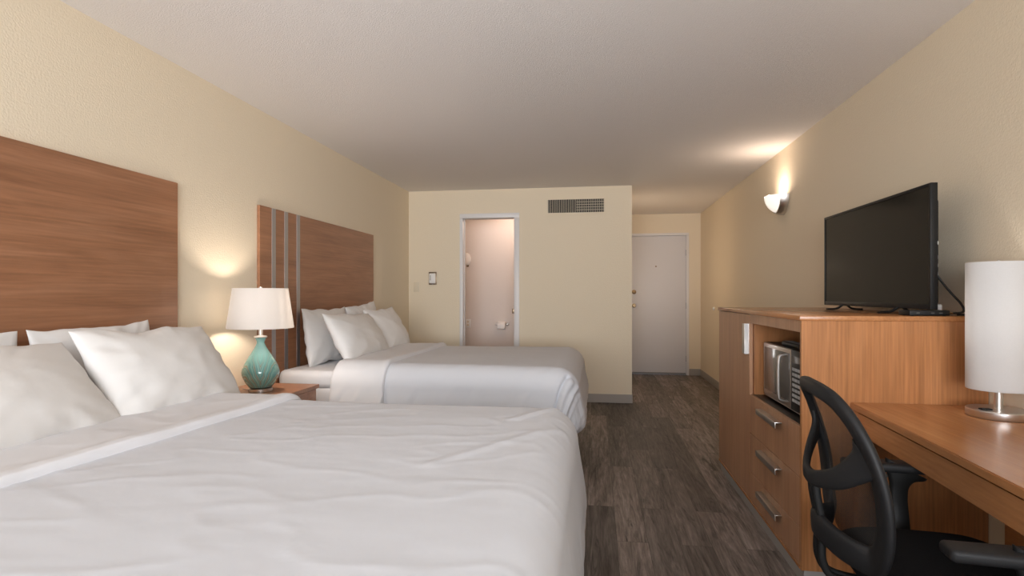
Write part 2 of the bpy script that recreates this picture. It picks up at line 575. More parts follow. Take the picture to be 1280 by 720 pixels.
th_ = thing('thermostat', 'small white wall thermostat on a dark plate left of the bathroom doorway', 'thermostat', (-1.905, YP, 1.41))
obj('back_plate', B(-1.952, -1.858, YP - .012, YP, 1.335, 1.484, bev=.003), M['bronze'], th_)
obj('cover', B(-1.943, -1.867, YP - .034, YP - .010, 1.350, 1.468, bev=.008, seg=3), M['whiteplastic'], th_)
obj('lever', B(-1.913, -1.897, YP - .026, YP - .010, 1.336, 1.351, bev=.002), M['greyplastic'], th_)
obj('scale_window', B(-1.928, -1.920, YP - .0355, YP - .033, 1.385, 1.445), M['greyplastic'], th_)
p_ = thing('blank_plate', 'faint cream blank cover plate on the partition beside the left corner', 'cover plate', (-2.105, YP, 1.31))  # plain blank plate, no switch in it
obj('plate', B(-2.14, -2.07, YP - .005, YP, 1.25, 1.365, bev=.002), M['creamplate'], p_)
for z in (1.275, 1.34):
    bm = bmesh.new(); lathe(bm, [(.004, 0), (.004, -.002), (.001, -.0025)], (-2.105, YP - .005, z), 10, 'y'); obj('screw', bm, M['creamplate'], p_)

# toilet roll and holder on the bathroom back wall
YB = 7.5
hd = thing('toilet_paper_holder', 'chrome toilet paper holder on the bathroom wall', 'toilet paper holder', (-1.26, YB, .81))
for x in (-1.335, -1.185):
    bm = bmesh.new(); lathe(bm, [(.022, 0), (.022, -.008), (.010, -.012), (.010, -.075), (.013, -.08), (.001, -.083)], (x, YB, .815), 18, 'y'); obj('post', bm, M['nickel'], hd)
bm = bmesh.new(); lathe(bm, [(.008, -.072), (.008, .072)], (-1.26, YB - .068, .815), 14, 'x'); obj('roller', bm, M['nickel'], hd)
rl = thing('toilet_paper_roll', 'white toilet paper roll on the chrome holder seen through the bathroom doorway', 'toilet paper', (-1.26, YB - .068, .80))
bm = bmesh.new(); lathe(bm, [(.021, -.052), (.054, -.052), (.056, -.048), (.056, .048), (.054, .052), (.021, .052), (.021, -.052)], (-1.26, YB - .068, .800), 32, 'x', close=False); obj('roll', bm, M['paper'], rl)
bm = B(-1.308, -1.212, YB - .1265, YB - .1235, .765, .80); obj('loose_sheet', bm, M['paper'], rl)
fx = thing('wall_fixture', 'white rounded wall fixture high inside the bathroom doorway at its left edge', 'wall fixture', (-1.745, YB, 1.69))
bm = bmesh.new()
bmesh.ops.create_uvsphere(bm, u_segments=24, v_segments=14, radius=1, matrix=Matrix.Translation((-1.745, YB - .045, 1.70)) @ Matrix.Diagonal((.055, .05, .085, 1)))
obj('cover', bm, M['whiteplastic'], fx)
bm = bmesh.new(); lathe(bm, [(.012, -.02), (.016, -.015), (.016, .01)], (-1.735, YB - .04, 1.615), 14); obj('nozzle', bm, M['bronze'], fx)
ot = thing('wall_outlet', 'small white outlet plate low inside the bathroom doorway at its left edge', 'outlet', (-1.735, YB, .82))
obj('plate', B(-1.775, -1.700, YB - .007, YB, .765, .88, bev=.003), M['whiteplastic'], ot)
for z in (.80, .845):
    obj('socket', B(-1.752, -1.723, YB - .0085, YB - .006, z - .013, z + .013, bev=.001), M['creamplate'], ot)

# door stop on the right wall
ds = thing('door_stop', 'small round white bumper on the right wall near the entrance', 'door stop', (RX, 7.734, 1.03))
bm = bmesh.new(); lathe(bm, [(.026, 0), (.026, -.006), (.020, -.016), (.010, -.022), (.001, -.023)], (RX, 7.734, 1.03), 24, 'x'); obj('bumper', bm, M['whiteplastic'], ds)
bm = bmesh.new(); lathe(bm, [(.030, 0), (.030, -.003), (.026, -.004)], (RX, 7.734, 1.03), 24, 'x'); obj('ring', bm, M['creamplate'], ds)

# wall sconce: a quarter bowl on the wall, metal next to the wall, opal glass in front
def bowl(bm, c, dep, half, hgt, x0, x1, thick, nu=28, nv=14):
    """part of a half bowl between distances x0 and x1 from the wall (fractions of its depth), with wall thickness"""
    def P(a, b_, s):   # a: position across depth 0..1 , b: angle across from one rim to the other
        rr = math.sqrt(max(0., 1 - (a * s) ** 2))
        return Vector((c[0] - dep * a * s, c[1] + half * rr * math.cos(b_) * s, c[2] - hgt * rr * math.sin(b_) * s))
    outer, inner = [], []
    for i in range(nv + 1):
        a = x0 + (x1 - x0) * i / nv
        outer.append([bm.verts.new(P(a, math.pi * j / nu, 1.)) for j in range(nu + 1)])
        inner.append([bm.verts.new(P(a, math.pi * j / nu, 1.) * 1 + (Vector((c[0], c[1], c[2])) - P(a, math.pi * j / nu, 1.)) * thick) for j in range(nu + 1)])
    grid_faces(bm, outer); grid_faces(bm, inner)
    for i in range(nv):
        for j in (0, nu):
            bm.faces.new((outer[i][j], outer[i + 1][j], inner[i + 1][j], inner[i][j]))
    for i in (0, nv):
        for j in range(nu):
            bm.faces.new((outer[i][j], outer[i][j + 1], inner[i][j + 1], inner[i][j]))
    bmesh.ops.remove_doubles(bm, verts=bm.verts, dist=1e-5)
    return bm
sc_ = thing('wall_sconce', 'lit wall sconce with white glass bowl and nickel band on the right wall', 'wall lamp', (RX, 4.97, 1.96))
SC = (RX, 4.97, 2.045)
obj('glass_shade', bowl(bmesh.new(), SC, .150, .135, .150, .42, .995, .05), M['sconceglass'], sc_)
obj('metal_band', bowl(bmesh.new(), SC, .150, .142, .160, 0.0, .42, .06, nv=8), M['nickel'], sc_)
obj('back_plate', B(RX - .012, RX, 4.91, 5.03, 1.915, 2.03, bev=.004), M['nickel'], sc_)
bm = bmesh.new(); bmesh.ops.create_uvsphere(bm, u_segments=16, v_segments=10, radius=.022, matrix=Matrix.Translation((RX - .075, 4.97, 1.985)))
obj('bulb', bm, m_emit('warm_bulb', (1., .85, .66), 3.), sc_)

# ------------------------------------------------------------------ headboards
def headboard(y0, y1, label, strips):
    t = thing('headboard', label, 'headboard', (LX, (y0 + y1) / 2, .3))
    obj('panel', B(LX + .001, LX + .022, y0, y1, .30, 1.807, bev=.0015, seg=1), M['hb'], t)
    for a, b_ in strips:
        obj('metal_strip', B(LX + .022, LX + .0245, a, b_, .30, 1.806), M['alu'], t)
    return t
headboard(.752, 2.647, 'large reddish brown wooden headboard on the left wall behind the near bed', [])
headboard(3.372, 5.262, 'brown wooden headboard with three vertical metal strips behind the far bed', [(3.508, 3.553), (3.664, 3.708), (3.826, 3.871)])

# ------------------------------------------------------------------ beds
def bed(y0, y1, label, seed):
    t = thing('bed', label, 'bed', (-1.15, (y0 + y1) / 2, 0))
    x0, x1 = LX + .045, -.20
    obj('bed_base', B(x0 + .03, x1 - .06, y0 + .07, y1 - .07, 0, .20, bev=.01), M['base'], t)
    obj('box_spring', B(x0, x1 - .02, y0 + .02, y1 - .02, .20, .42, bev=.02, seg=3), M['sheet'], t)
    mt = obj('mattress', B(x0, x1, y0, y1, .42, .59, bev=.035, seg=4), M['sheet'], t)
    obj('pillow_top', B(x0, x1, y0, y1, .575, .702, bev=.045, seg=5), M['sheet'], mt)
    return t

def sheetgrid(ux, uy, cfg, lift=lambda u, v: 0., wr=1., umap=None):
    """drape: flat on an inner rectangle, rolling down past its foot edge and both sides"""
    xi, ya, yb, zt, r_, drop, tuck, bulge = (cfg[k] for k in ('xi', 'ya', 'yb', 'z', 'r', 'drop', 'tuck', 'bulge'))
    sd = cfg['seed']
    q = r_ * math.pi / 2
    def prof(L):
        if L <= q:
            a = L / r_
            return r_ * math.sin(a), r_ * (1 - math.cos(a)), Vector((math.sin(a), 0, math.cos(a)))
        d = L - q
        fr = d / max(drop - q, .01)
        out = r_ + bulge * math.sin(min(1., fr * .95) * math.pi * .62)
        if fr > .72:
            out -= tuck * ((fr - .72) / .28) ** 2
        return out, r_ + d, Vector((1, 0, 0))
    rows = []
    bm = bmesh.new()
    for u0 in ux:
        row = []
        for v_ in uy:
            u = umap(u0, v_) if umap else u0
            ex = max(0., u - xi); ey = (v_ - yb) if v_ > yb else ((v_ - ya) if v_ < ya else 0.)
            L = math.hypot(ex, ey)
            bx, by = min(u, xi), min(max(v_, ya), yb)
            if L > 1e-6:
                dx, dy = ex / L, ey / L
                L = min(L, drop)
                o_, dn, nn = prof(L)
                P = Vector((bx + dx * o_, by + dy * o_, zt - dn))
                N = Vector((dx * nn.x, dy * nn.x, nn.z)).normalized()
            else:
                P = Vector((bx, by, zt)); N = Vector((0, 0, 1)); dx = dy = 0.
            # gentle quilting of the fill and creases that run down from the edges
            a = .007 * fn(u, v_, sd, 1.2, 2) +   .0011 * fn(u * 1.0, v_ * 2.2, sd + 3, 5., 3)
            rid = 1 - abs(fn(u * .8 + .5 * v_, v_ * 1.5 - .3 * u, sd + 9, 3.2, 2)) * 3.5
            a += .0018 * max(0., rid) ** 3
            if L > q * .5:
                s = u if abs(dy) > abs(dx) else v_
                a += .004 * cfg.get('side', 1.) * sm(q * .5, drop * .6, L) * fn(s * 7. + .35 * L * 7, L * 1.6, sd + 20, 1., 2)
                if 'side' in cfg:      # slack diagonal tucks on the near side
                    g = fn((u + .55 * L) * 6., L * 1.2, sd + 31, 1., 3)
                    a += .007 * sm(.10, .30, L) * max(0., 1 - 3.2 * abs(g)) ** 2
            for (p0, p1, depth, wdt) in cfg.get('creases', []):
                # crease lines in (u, v) space
                d = Vector((u, v_)); A = Vector(p0); Bv = Vector(p1)
                tt = max(0, min(1, (d - A).dot(Bv - A) / (Bv - A).length_squared))
                dd = (d - A - (Bv - A) * tt).length
                a += depth * math.exp(-(dd / wdt) ** 2)
            P = P + N * (a * wr + lift(u, v_))
            row.append(bm.verts.new(P))
        rows.append(row)
    grid_faces(bm, rows)
    return bm

def lin(a, b_, st):
    n = max(2, int(abs(b_ - a) / st))
    return [a + (b_ - a) * i / n for i in range(n + 1)]

def duvet(cfg, x_head, x_fold_mid, fold, label, side_len):
    q = cfg['drop']
    t = thing('duvet', label, 'duvet', (-.9, (cfg['ya'] + cfg['yb']) / 2, cfg['z'] - .05))
    st = .0125
    ux = lin(x_head, cfg['xi'] + q, st)
    uy = lin(cfg['ya'] - q, cfg['yb'] + q, st)
    o = obj('cover', sheetgrid(ux, uy, cfg), M['linen'], t, angle=180)
    # the turned back top edge: a second layer with a soft rolled lip
    h = .021
    us = lin(0, .90, .03) + lin(.915, .97, .012) + lin(.974, 1.0, .0036)
    uy = lin(cfg['ya'] - side_len, cfg['yb'] + side_len, .014)
    xh = x_head - .012
    def umap(s_, v_): return xh + s_ * (fold(v_) - xh)
    def lift(u, v_):
        k = fold(v_) - u; hd = u - xh
        s1 = math.sqrt(max(0., 1 - (1 - min(1, max(0, k) / .011)) ** 2)) if k > 1e-4 else -.5
        s2 = math.sqrt(max(0., 1 - (max(0., .03 - hd) / .03) ** 2))
        swell = 1 + .35 * math.exp(-((k - .03) / .03) ** 2)
        return (h + .004 * fn(u, v_, cfg['seed'] + 40, 3., 2)) * s1 * (.2 + .8 * s2) * swell
    obj('turned_back_band', sheetgrid(us, uy, cfg, lift, umap=umap), M['sheet'], t, angle=180)
    return t

B1 = (.77, 2.34)
B2 = (3.53, 5.05)
bed(*B1, 'nearest bed made up in white, filling the lower left foreground', 1)
bed(*B2, 'far bed made up in white between the nightstand and the bathroom wall', 2)
c1 = dict(xi=-.20, ya=.80, yb=2.26, z=.755, r=.128, drop=.56, tuck=.06, bulge=.035, seed=3.1,
          creases=[((-.16, 2.30), (-.30, 2.05), .006, .02), ((-.10, 2.0), (-.45, 1.5), .004, .02)])
c2 = dict(xi=-.255, ya=3.64, yb=4.94, z=.752, r=.158, drop=.53, side=1.9, tuck=.08, bulge=.03, seed=11.7,
          creases=[((-.165, 3.545), (-.285, 3.20), -.030, .010), ((-.13, 3.52), (-.225, 3.19), .016, .022), ((-.06, 3.55), (-.14, 3.2), .012, .018)])
duvet(c1, -1.76, -1.40, lambda v_: -1.40 + .09 * (v_ - 1.2) / 1.2 + .012 * fn(v_, 1, 2, 2., 2),
      'white duvet with a turned back top edge on the nearest bed', .33)
duvet(c2, -1.73, -1.36, lambda v_: -1.365 + .010 * fn(v_, 5, 2, 2., 2),
      'white duvet with a turned back top edge on the far bed', .34)

# ------------------------------------------------------------------ pillows
def pillow(c, w, h, t, tilt, yaw, roll, label, group, seed):
    n = 44
    bm = bmesh.new()
    Mx = Matrix.Translation(c) @ Matrix.Rotation(R(yaw), 4, 'Z') @ Matrix.Rotation(R(-tilt), 4, 'Y') @ Matrix.Rotation(R(roll), 4, 'X')
    def mk(sgn):
        rows = []
        for i in range(n + 1):
            row = []
            for j in range(n + 1):
                a = math.sin((-1 + 2 * i / n) * math.pi / 2); b_ = math.sin((-1 + 2 * j / n) * math.pi / 2)
                y = w / 2 * a * (1 - .055 * (1 - b_ * b_) * abs(a)) + .012 * fn(b_ * 1.5, seed, a, 1., 2) * a * a
                z = h / 2 * b_ * (1 - .075 * (1 - a * a) * abs(b_)) + .016 * fn(a * 2, seed + 5, b_, 1., 2) * b_ * b_
                f = (max(0., 1 - a * a) ** .42) * (max(0., 1 - b_ * b_) ** .46)
                f2 = f * (1 + .20 * (-b_)) + .0
                x = t / 2 * f2
                # creases fan out from the corners and run in from the seams
                edge = max(abs(a), abs(b_))
                x += .006 * f ** .6 * fn(a * 2.2, b_ * 2.2, seed + sgn, 1., 3)
                rg = 1 - 3. * abs(fn(a * 1.3 + .5 * b_, b_ * .9 - .3 * a, seed + 7 + sgn, 1., 2))
                x += .0045 * f ** .6 * max(0., rg) ** 3
                ang = math.atan2(b_ * h, a * w)
                x += .009 * sm(.35, .9, edge) * min(1, f * 3) * fn(ang * 5., edge * .6, seed + 2 * sgn, 1., 2)
                row.append((sgn * x, y, z))
            rows.append(row)
        return rows
    F, K = mk(1), mk(-1)
    vf = [[bm.verts.new(Mx @ Vector(p)) for p in r_] for r_ in F]
    vk = [[vf[i][j] if (i in (0, n) or j in (0, n)) else bm.verts.new(Mx @ Vector(K[i][j])) for j in range(n + 1)] for i in range(n + 1)]
    for G in (vf, vk):
        for i in range(n):
            for j in range(n):
                try: bm.faces.new((G[i][j], G[i + 1][j], G[i + 1][j + 1], G[i][j + 1]))
                except ValueError: pass
    o = obj('pillow', bm, M['pillow'], base=c, angle=180)
    tag(o, label, 'pillow', group)
    return o
G1, G2 = 'pillows on the nearest bed', 'pillows on the far bed'
pillow((-2.065, 1.365, .875), .76, .43, .14, 8, 0, 0, 'rear pillow of the nearest bed cut off by the left edge of the photo', G1, 1.3)
pillow((-2.065, 2.075, .875), .58, .44, .14, 8, 0, 1.5, 'rear pillow of the nearest bed against the headboard, second along from the photo edge', G1, 8.3)
pillow((-1.825, 1.42, .885), .79, .42, .19, 40, 2, 0, 'large front pillow of the nearest bed at the left edge of the photo', G1, 15.3)
pillow((-1.815, 2.14, .895), .70, .43, .19, 33, 0, -2, 'front pillow of the nearest bed, the one closest to the teal lamp', G1, 22.7)
pillow((-2.055, 4.08, .905), .70, .43, .14, 9, 0, 0, 'rear pillow of the far bed closest to the metal strips of the headboard', G2, 31.1)
pillow((-2.055, 4.76, .925), .62, .43, .14, 9, 0, 4, 'rear pillow of the far bed, mostly hidden, its corner rising above the others', G2, 37.9)
pillow((-1.81, 4.09, .900), .84, .40, .18, 30, 2, -2, 'large front pillow of the far bed, the frontmost one', G2, 44.2)
pillow((-1.845, 4.79, .905), .62, .42, .17, 26, -3, 1, 'front pillow of the far bed on the side of the bathroom wall', G2, 52.6)

# ------------------------------------------------------------------ nightstand and its lamp
ns = thing('nightstand', 'reddish brown wooden nightstand between the two beds', 'nightstand', (-1.96, 3.0, 0))
NY0, NY1, NXF = 2.70, 3.33, -1.74
obj('top', B(LX + .012, NXF, NY0, NY1, .626, .65, bev=.002, seg=1), M['night'], ns)
bm = bmesh.new()
box(bm, LX + .02, NXF - .03, NY0 + .015, NY0 + .035, .08, .626); box(bm, LX + .02, NXF - .03, NY1 - .035, NY1 - .015, .08, .626)
box(bm, LX + .02, LX + .035, NY0 + .035, NY1 - .035, .08, .626); box(bm, LX + .035, NXF - .03, NY0 + .035, NY1 - .035, .08, .10)
box(bm, LX + .035, NXF - .03, NY0 + .035, NY1 - .035, .44, .455)
obj('carcass', bm, M['night'], ns, smooth=False)
dw = obj('drawer', B(NXF - .03, NXF - .012, NY0 + .018, NY1 - .018, .46, .622, bev=.002, seg=1), M['night'], ns)
obj('handle', B(NXF - .013, NXF + .012, 2.95, 3.08, .535, .55, bev=.003), M['nickel'], dw)
for x in (LX + .03, NXF - .07):
    for y in (NY0 + .02, NY1 - .06):
        obj('leg', B(x, x + .04, y, y + .04, 0, .08, bev=.003), M['night'], ns)

LC = (-1.955, 3.035, .65)
tl = thing('table_lamp', 'table lamp with teal swirled ceramic base and white tapered shade on the nightstand', 'lamp', LC)
bm = bmesh.new(); lathe(bm, [(.060, 0), (.066, .002), (.066, .018), (.060, .022), (.02, .023)], LC, 48); obj('base', bm, M['nickel'], tl)
pr = [(.050, .023), (.064, .028), (.082, .052), (.097, .083), (.1035, .112), (.101, .138), (.089, .172), (.070, .210), (.050, .245), (.033, .276), (.024, .298), (.0215, .310), (.024, .322), (.033, .338), (.034, .341), (.010, .341)]
pr = [(a, b_ if b_ < .06 else .06 + (b_ - .06) * .915) for a, b_ in pr]
prs = [(p.x, p.y) for p in crom([(a, b_, 0) for a, b_ in pr], 5)]
bm = bmesh.new(); lathe(bm, prs, LC, 64); obj('ceramic_body', bm, M['glaze'], tl)
bm = bmesh.new(); lathe(bm, [(.036, .317), (.037, .320), (.034, .325), (.014, .328), (.012, .333), (.012, .43), (.004, .432)], LC, 32); obj('neck', bm, M['nickel'], tl)
def shade_mesh(c, r0, z0, r1, z1, seg=64):
    bm = bmesh.new()
    prof = [(r0, z0), (r0 + .001, z0 + .002), (r0 + .001 + (r1 - r0) * .03, z0 + .012), (r1 + .001, z1 - .010), (r1 + .001, z1), (r1 - .0015, z1), (r0 - .0015, z0), (r0, z0)]
    lathe(bm, prof, c, seg, close=False)
    return bm
obj('lamp_shade', shade_mesh(LC, .183, .372, .152, .606), M['shade'], tl, angle=50)
bm = bmesh.new()
for k in range(3):
    a = k * 2.094
    tube(bm, [Vector(LC) + Vector((0, 0, .598)), Vector(LC) + Vector((.150 * math.cos(a), .150 * math.sin(a), .598))], .0016, 6)
lathe(bm, [(.005, .43), (.005, .607), (.010, .608), (.010, .614), (.003, .616)], LC, 14)
obj('shade_frame', bm, M['nickel'], tl)
bm = bmesh.new()
pts = crom([(LC[0] - .055, LC[1] - .02, .657), (-2.05, 2.985, .672), (-2.10, 2.95, .690), (-2.145, 2.93, .668), (-2.165, 2.925, .656), (-2.181, 2.92, .655)], 8)
tube(bm, pts, .0022, 8)
cd = obj('cord', bm, M['clearcord'], tl)
obj('plug', B(-2.182, -2.160, 2.905, 2.93, .6502, .667, bev=.003), M['cord'], cd)

# ------------------------------------------------------------------ tall cabinet with niche and drawers
CX, CX1 = .850, RX - .003      # front / back
CY0, CYM, CY1 = 2.490, 3.280, 4.070
CT = 1.131
cab = thing('cabinet', 'tall wooden cabinet with one door, three drawers and an open niche, along the right wall', 'cabinet', ((CX + CX1) / 2, (CY0 + CY1) / 2, 0))
obj('top', B(CX - .008, CX1, CY0 - .004, CY1 + .004, CT - .021, CT, bev=.003), M['desk'], cab)
obj('near_side_panel', B(CX, CX1, CY0, CY0 + .019, .064, CT - .021, bev=.001, seg=1), M['cabs'], cab)
bm = bmesh.new()
f0 = CX + .020
box(bm, f0, CX1, CY1 - .019, CY1, .064, CT - .021)                         # far side
box(bm, f0, CX1, CYM - .010, CYM + .010, .064, CT - .021)               # divider
box(bm, f0, CX1, CY0 + .019, CYM - .01, .064, .080); box(bm, f0, CX1, CYM + .01, CY1 - .019, .064, .080)
box(bm, CX1 - .01, CX1, CY0 + .019, CY1 - .019, .072, CT - .021)           # back
box(bm, f0, CX1 - .01, CY0 + .019, CYM - .01, 1.058, 1.073)             # niche roof
obj('carcass', bm, M['cabs'], cab, smooth=False)
obj('fascia', B(CX + .001, f0, CY0 + .019, CYM + .008, 1.060, CT - .021, bev=.001, seg=1), M['cabf'], cab)
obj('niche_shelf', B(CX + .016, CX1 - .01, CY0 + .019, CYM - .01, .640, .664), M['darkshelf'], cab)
dr = obj('door', B(CX, CX + .019, CYM + .011, CY1, .076, CT - .024, bev=.001, seg=1), M['cabf'], cab)
bm = bmesh.new()
box(bm, CX - .024, CX - .019, CYM + .030, CYM + .075, .885, 1.055, bev=.0015); box(bm, CX - .024, CX, CYM + .026, CYM + .031, .885, 1.055)
obj('handle', bm, M['nickel'], dr)
for z0, z1 in ((.450, .662), (.236, .446), (.076, .232)):
    d_ = obj('drawer', B(CX, CX + .019, CY0 + .021, CYM + .007, z0, z1, bev=.001, seg=1), M['cabf'], cab)
    zc = z1 - .040
    bm = bmesh.new()
    box(bm, CX - .026, CX, 2.74, 3.06, zc, zc + .005, bev=.001); box(bm, CX - .031, CX - .026, 2.74, 3.06, zc - .024, zc + .005, bev=.001)
    obj('handle', bm, M['nickel'], d_)
obj('edge_strip', B(CX - .002, CX + .02, CY0 + .019, CY1, .064, .075), M['desk'], cab)
obj('toe_kick', B(CX + .011, CX1, CY0 + .004, CY1 - .004, 0, .064), M['toe'], cab)

# microwave in the niche
mwx, mwy0, mwy1, mz0, mz1 = .905, 2.640, 3.225, .682, .962
mw = thing('microwave', 'stainless steel microwave oven inside the cabinet niche', 'microwave', (1.1, (mwy0 + mwy1) / 2, .664))
obj('body', B(mwx + .018, 1.30, mwy0 + .003, mwy1 - .003, mz0, mz1, bev=.004), M['black'], mw)
dj = mwy0 + .150
dmw = obj('door', B(mwx, mwx + .018, dj, mwy1, mz0, mz1, bev=.010, seg=3), M['steel'], mw)
obj('door_window', B(mwx - .003, mwx + .006, dj + .012, mwy1 - .030, mz0 + .030, mz1 - .022, bev=.002), M['mwglass'], dmw)
bm = bmesh.new()
pts = crom([(mwx, dj + .045, mz1 - .028), (mwx - .030, dj + .045, mz1 - .034), (mwx - .040, dj + .045, mz1 - .055), (mwx - .042, dj + .045, .82), (mwx - .040, dj + .045, mz0 + .052), (mwx - .030, dj + .045, mz0 + .034), (mwx, dj + .045, mz0 + .028)], 8)
sweep(bm, pts, .022, .012, Vector((0, 1, 0)).cross(Vector((0, 0, 1))), seg=12, p=4)
obj('handle', bm, M['steel'], dmw)
cp = obj('control_panel', B(mwx, mwx + .018, mwy0, dj - .002, mz0, mz1, bev=.003), M['black'], mw)
obj('display', B(mwx - .002, mwx + .002, mwy0 + .020, dj - .022, mz1 - .058, mz1 - .028), M['mwglass'], cp)
for r_ in range(7):
    for c_ in range(3):
        y = mwy0 + .026 + c_ * .036; z = mz1 - .082 - r_ * .024
        obj('key', B(mwx - .0025, mwx + .002, y, y + .028, z - .014, z, bev=.001, seg=1), M['key'], cp)
obj('bottom_trim', B(mwx + .004, mwx + .03, mwy0, mwy1, mz0 - .006, mz0, bev=.001), M['steel'], mw)
for x in (.95, 1.26):
    for y in (mwy0 + .04, mwy1 - .04):
        bm = bmesh.new(); lathe(bm, [(.014, .664), (.014, mz0)], (x, y, 0), 14); obj('foot', bm, M['black'], mw)

# remote control on the microwave
rc = thing('remote_control', 'black remote control lying on top of the microwave', 'remote control', (.965, 2.93, mz1))
bm = bmesh.new()
box(bm, .938, .988, 2.78, 3.03, mz1, mz1 + .022, bev=.008, seg=3)
obj('body', bm, M['black'], rc)
for i in range(8):
    for j in range(3):
        bm = B(.945 + j * .014, .953 + j * .014, 2.80 + i * .026, 2.814 + i * .026, mz1 + .0215, mz1 + .0245, bev=.001, seg=1)
        obj('button', bm, M['greyplastic'], rc)
# a second flat black card tray beside it
# ------------------------------------------------------------------ television
TX, TY0, TY1, TZ0, TZ1 = 1.37, 2.545, 3.635, 1.157, 1.684
tv = thing('television', 'black flat screen television standing on the tall cabinet', 'television', (TX + .03, 3.09, CT))
obj('back_shell', B(TX + .026, TX + .062, TY0 + .05, TY1 - .05, TZ0 + .02, TZ1 - .06, bev=.012, seg=3), M['black'], tv)
bm = bmesh.new()
bz = .013
box(bm, TX, TX + .028, TY0, TY0 + bz, TZ0, TZ1, bev=.002); box(bm, TX, TX + .028, TY1 - bz, TY1, TZ0, TZ1, bev=.002)
box(bm, TX, TX + .028, TY0 + bz, TY1 - bz, TZ1 - bz, TZ1, bev=.002); box(bm, TX, TX + .028, TY0 + bz, TY1 - bz, TZ0, TZ0 + .022, bev=.002)
box(bm, TX + .012, TX + .027, TY0 + .01, TY1 - .01, TZ0 + .01, TZ1 - .01)
obj('bezel', bm, M['black'], tv)
obj('screen', B(TX + .004, TX + .010, TY0 + bz, TY1 - bz, TZ0 + .022, TZ1 - bz), M['screen'], tv)
for y in (2.80, 3.38):
    bm = bmesh.new()
    pts = crom([(TX - .085, y - .01, CT + .006), (TX - .03, y, CT + .010), (TX + .014, y + .004, CT + .034), (TX + .05, y, CT + .010), (TX + .10, y - .01, CT + .006)], 6)
    sweep(bm, pts, .02, .011, Vector((0, 0, 1)), seg=10)
    obj('stand_foot', bm, M['black'], tv)
for z in (1.30, 1.335, 1.37, 1.43):
    obj('port', B(TX + .034, TX + .055, TY0 + .046, TY0 + .052, z, z + .015), M['whiteplastic'] if z > 1.4 else M['greyplastic'], tv)

bx = thing('set_top_box', 'small flat black set top box under the near corner of the television', 'set top box', (1.36, 2.55, CT))
obj('case', B(1.275, 1.425, 2.512, 2.60, CT + .002, CT + .0235, bev=.003), M['black'], bx)
for x in (1.30, 1.355, 1.385):
    obj('front_mark', B(x, x + .012, 2.5112, 2.5125, CT + .010, CT + .015), M['darkgrey'], bx)
for x in (1.432, 1.448):
    bm = bmesh.new(); lathe(bm, [(.0045, -.007), (.0055, -.005), (.0055, .005), (.0045, .007)], (x, 2.55, CT + .012), 12, 'x'); obj('connector', bm, M['brass'], bx)
for x in (1.29, 1.41):
    for y in (2.525, 2.588):
        bm = bmesh.new(); lathe(bm, [(.006, 0), (.006, .003)], (x, y, CT), 10); obj('foot', bm, M['black'], bx)
bm = bmesh.new()
pts = crom([(TX + .05, 2.60, 1.31), (1.435, 2.585, 1.272), (1.465, 2.575, 1.225), (1.493, 2.565, 1.185), (1.503, 2.56, 1.160), (1.497, 2.555, 1.148), (1.48, 2.55, 1.1435), (1.456, 2.55, 1.143)], 8)
tube(bm, pts, .0045, 10)
tag(obj('coaxial_cable', bm, M['cord'], base=(1.48, 2.55, CT)), 'thick black cable curving from the television down to the set top box', 'cable')
bm = bmesh.new()
pts = crom([(1.485, 2.572, CT + .0045), (1.50, 2.556, CT + .0045), (1.52, 2.545, CT + .0045), (1.535, 2.56, CT + .0045), (1.545, 2.62, CT + .0045)], 8)
tube(bm, pts, .004, 10)
tag(obj('power_cable', bm, M['cord'], base=(1.51, 2.55, CT)), 'black cable lying on the cabinet top right of the television', 'cable')
wp = thing('white_adapter', 'tiny white upright plug adapter on the cabinet top behind the set top box', 'adapter', (1.456, 2.64, CT))
bm = bmesh.new(); lathe(bm, [(.009, 0), (.010, .002), (.010, .042), (.007, .046), (.001, .047)], (1.456, 2.64, CT), 20); obj('body', bm, M['whiteplastic'], wp)
bm = bmesh.new(); lathe(bm, [(.0105, .012), (.0105, .016)], (1.456, 2.64, CT), 20); obj('ring', bm, M['greyplastic'], wp)

# ------------------------------------------------------------------ desk
DZT = .775
desk = thing('desk', 'wooden writing desk with a polished top along the right wall beside the tall cabinet', 'desk', (1.28, 1.75, 0))
front = [(1.038, CY0 - .002), (1.012, 2.08), (.987, 1.70), (.968, 1.44), (.945, 1.10), (.935, .95)]
def prism(bm, poly, z0, z1, bev=0.):
    a = [bm.verts.new((x, y, z0)) for x, y in poly]; b_ = [bm.verts.new((x, y, z1)) for x, y in poly]
    fs = [bm.faces.new(a[::-1]), bm.faces.new(b_)]
    n = len(poly)
    for i in range(n): fs.append(bm.faces.new((a[i], a[(i + 1) % n], b_[(i + 1) % n], b_[i])))
    if bev:
        bmesh.ops.recalc_face_normals(bm, faces=bm.faces)
        es = [e for e in bm.edges if abs(e.verts[0].co.z - e.verts[1].co.z) < 1e-6]
        bmesh.ops.bevel(bm, geom=es, offset=bev, segments=2, affect='EDGES')
    return bm
fc = [(p.x, p.y) for p in crom([(a, b_, 0) for a, b_ in front], 4)]
obj('top', prism(bmesh.new(), fc + [(RX - .003, .95), (RX - .003, CY0 - .002)], DZT - .026, DZT, .003), M['desk'], desk)
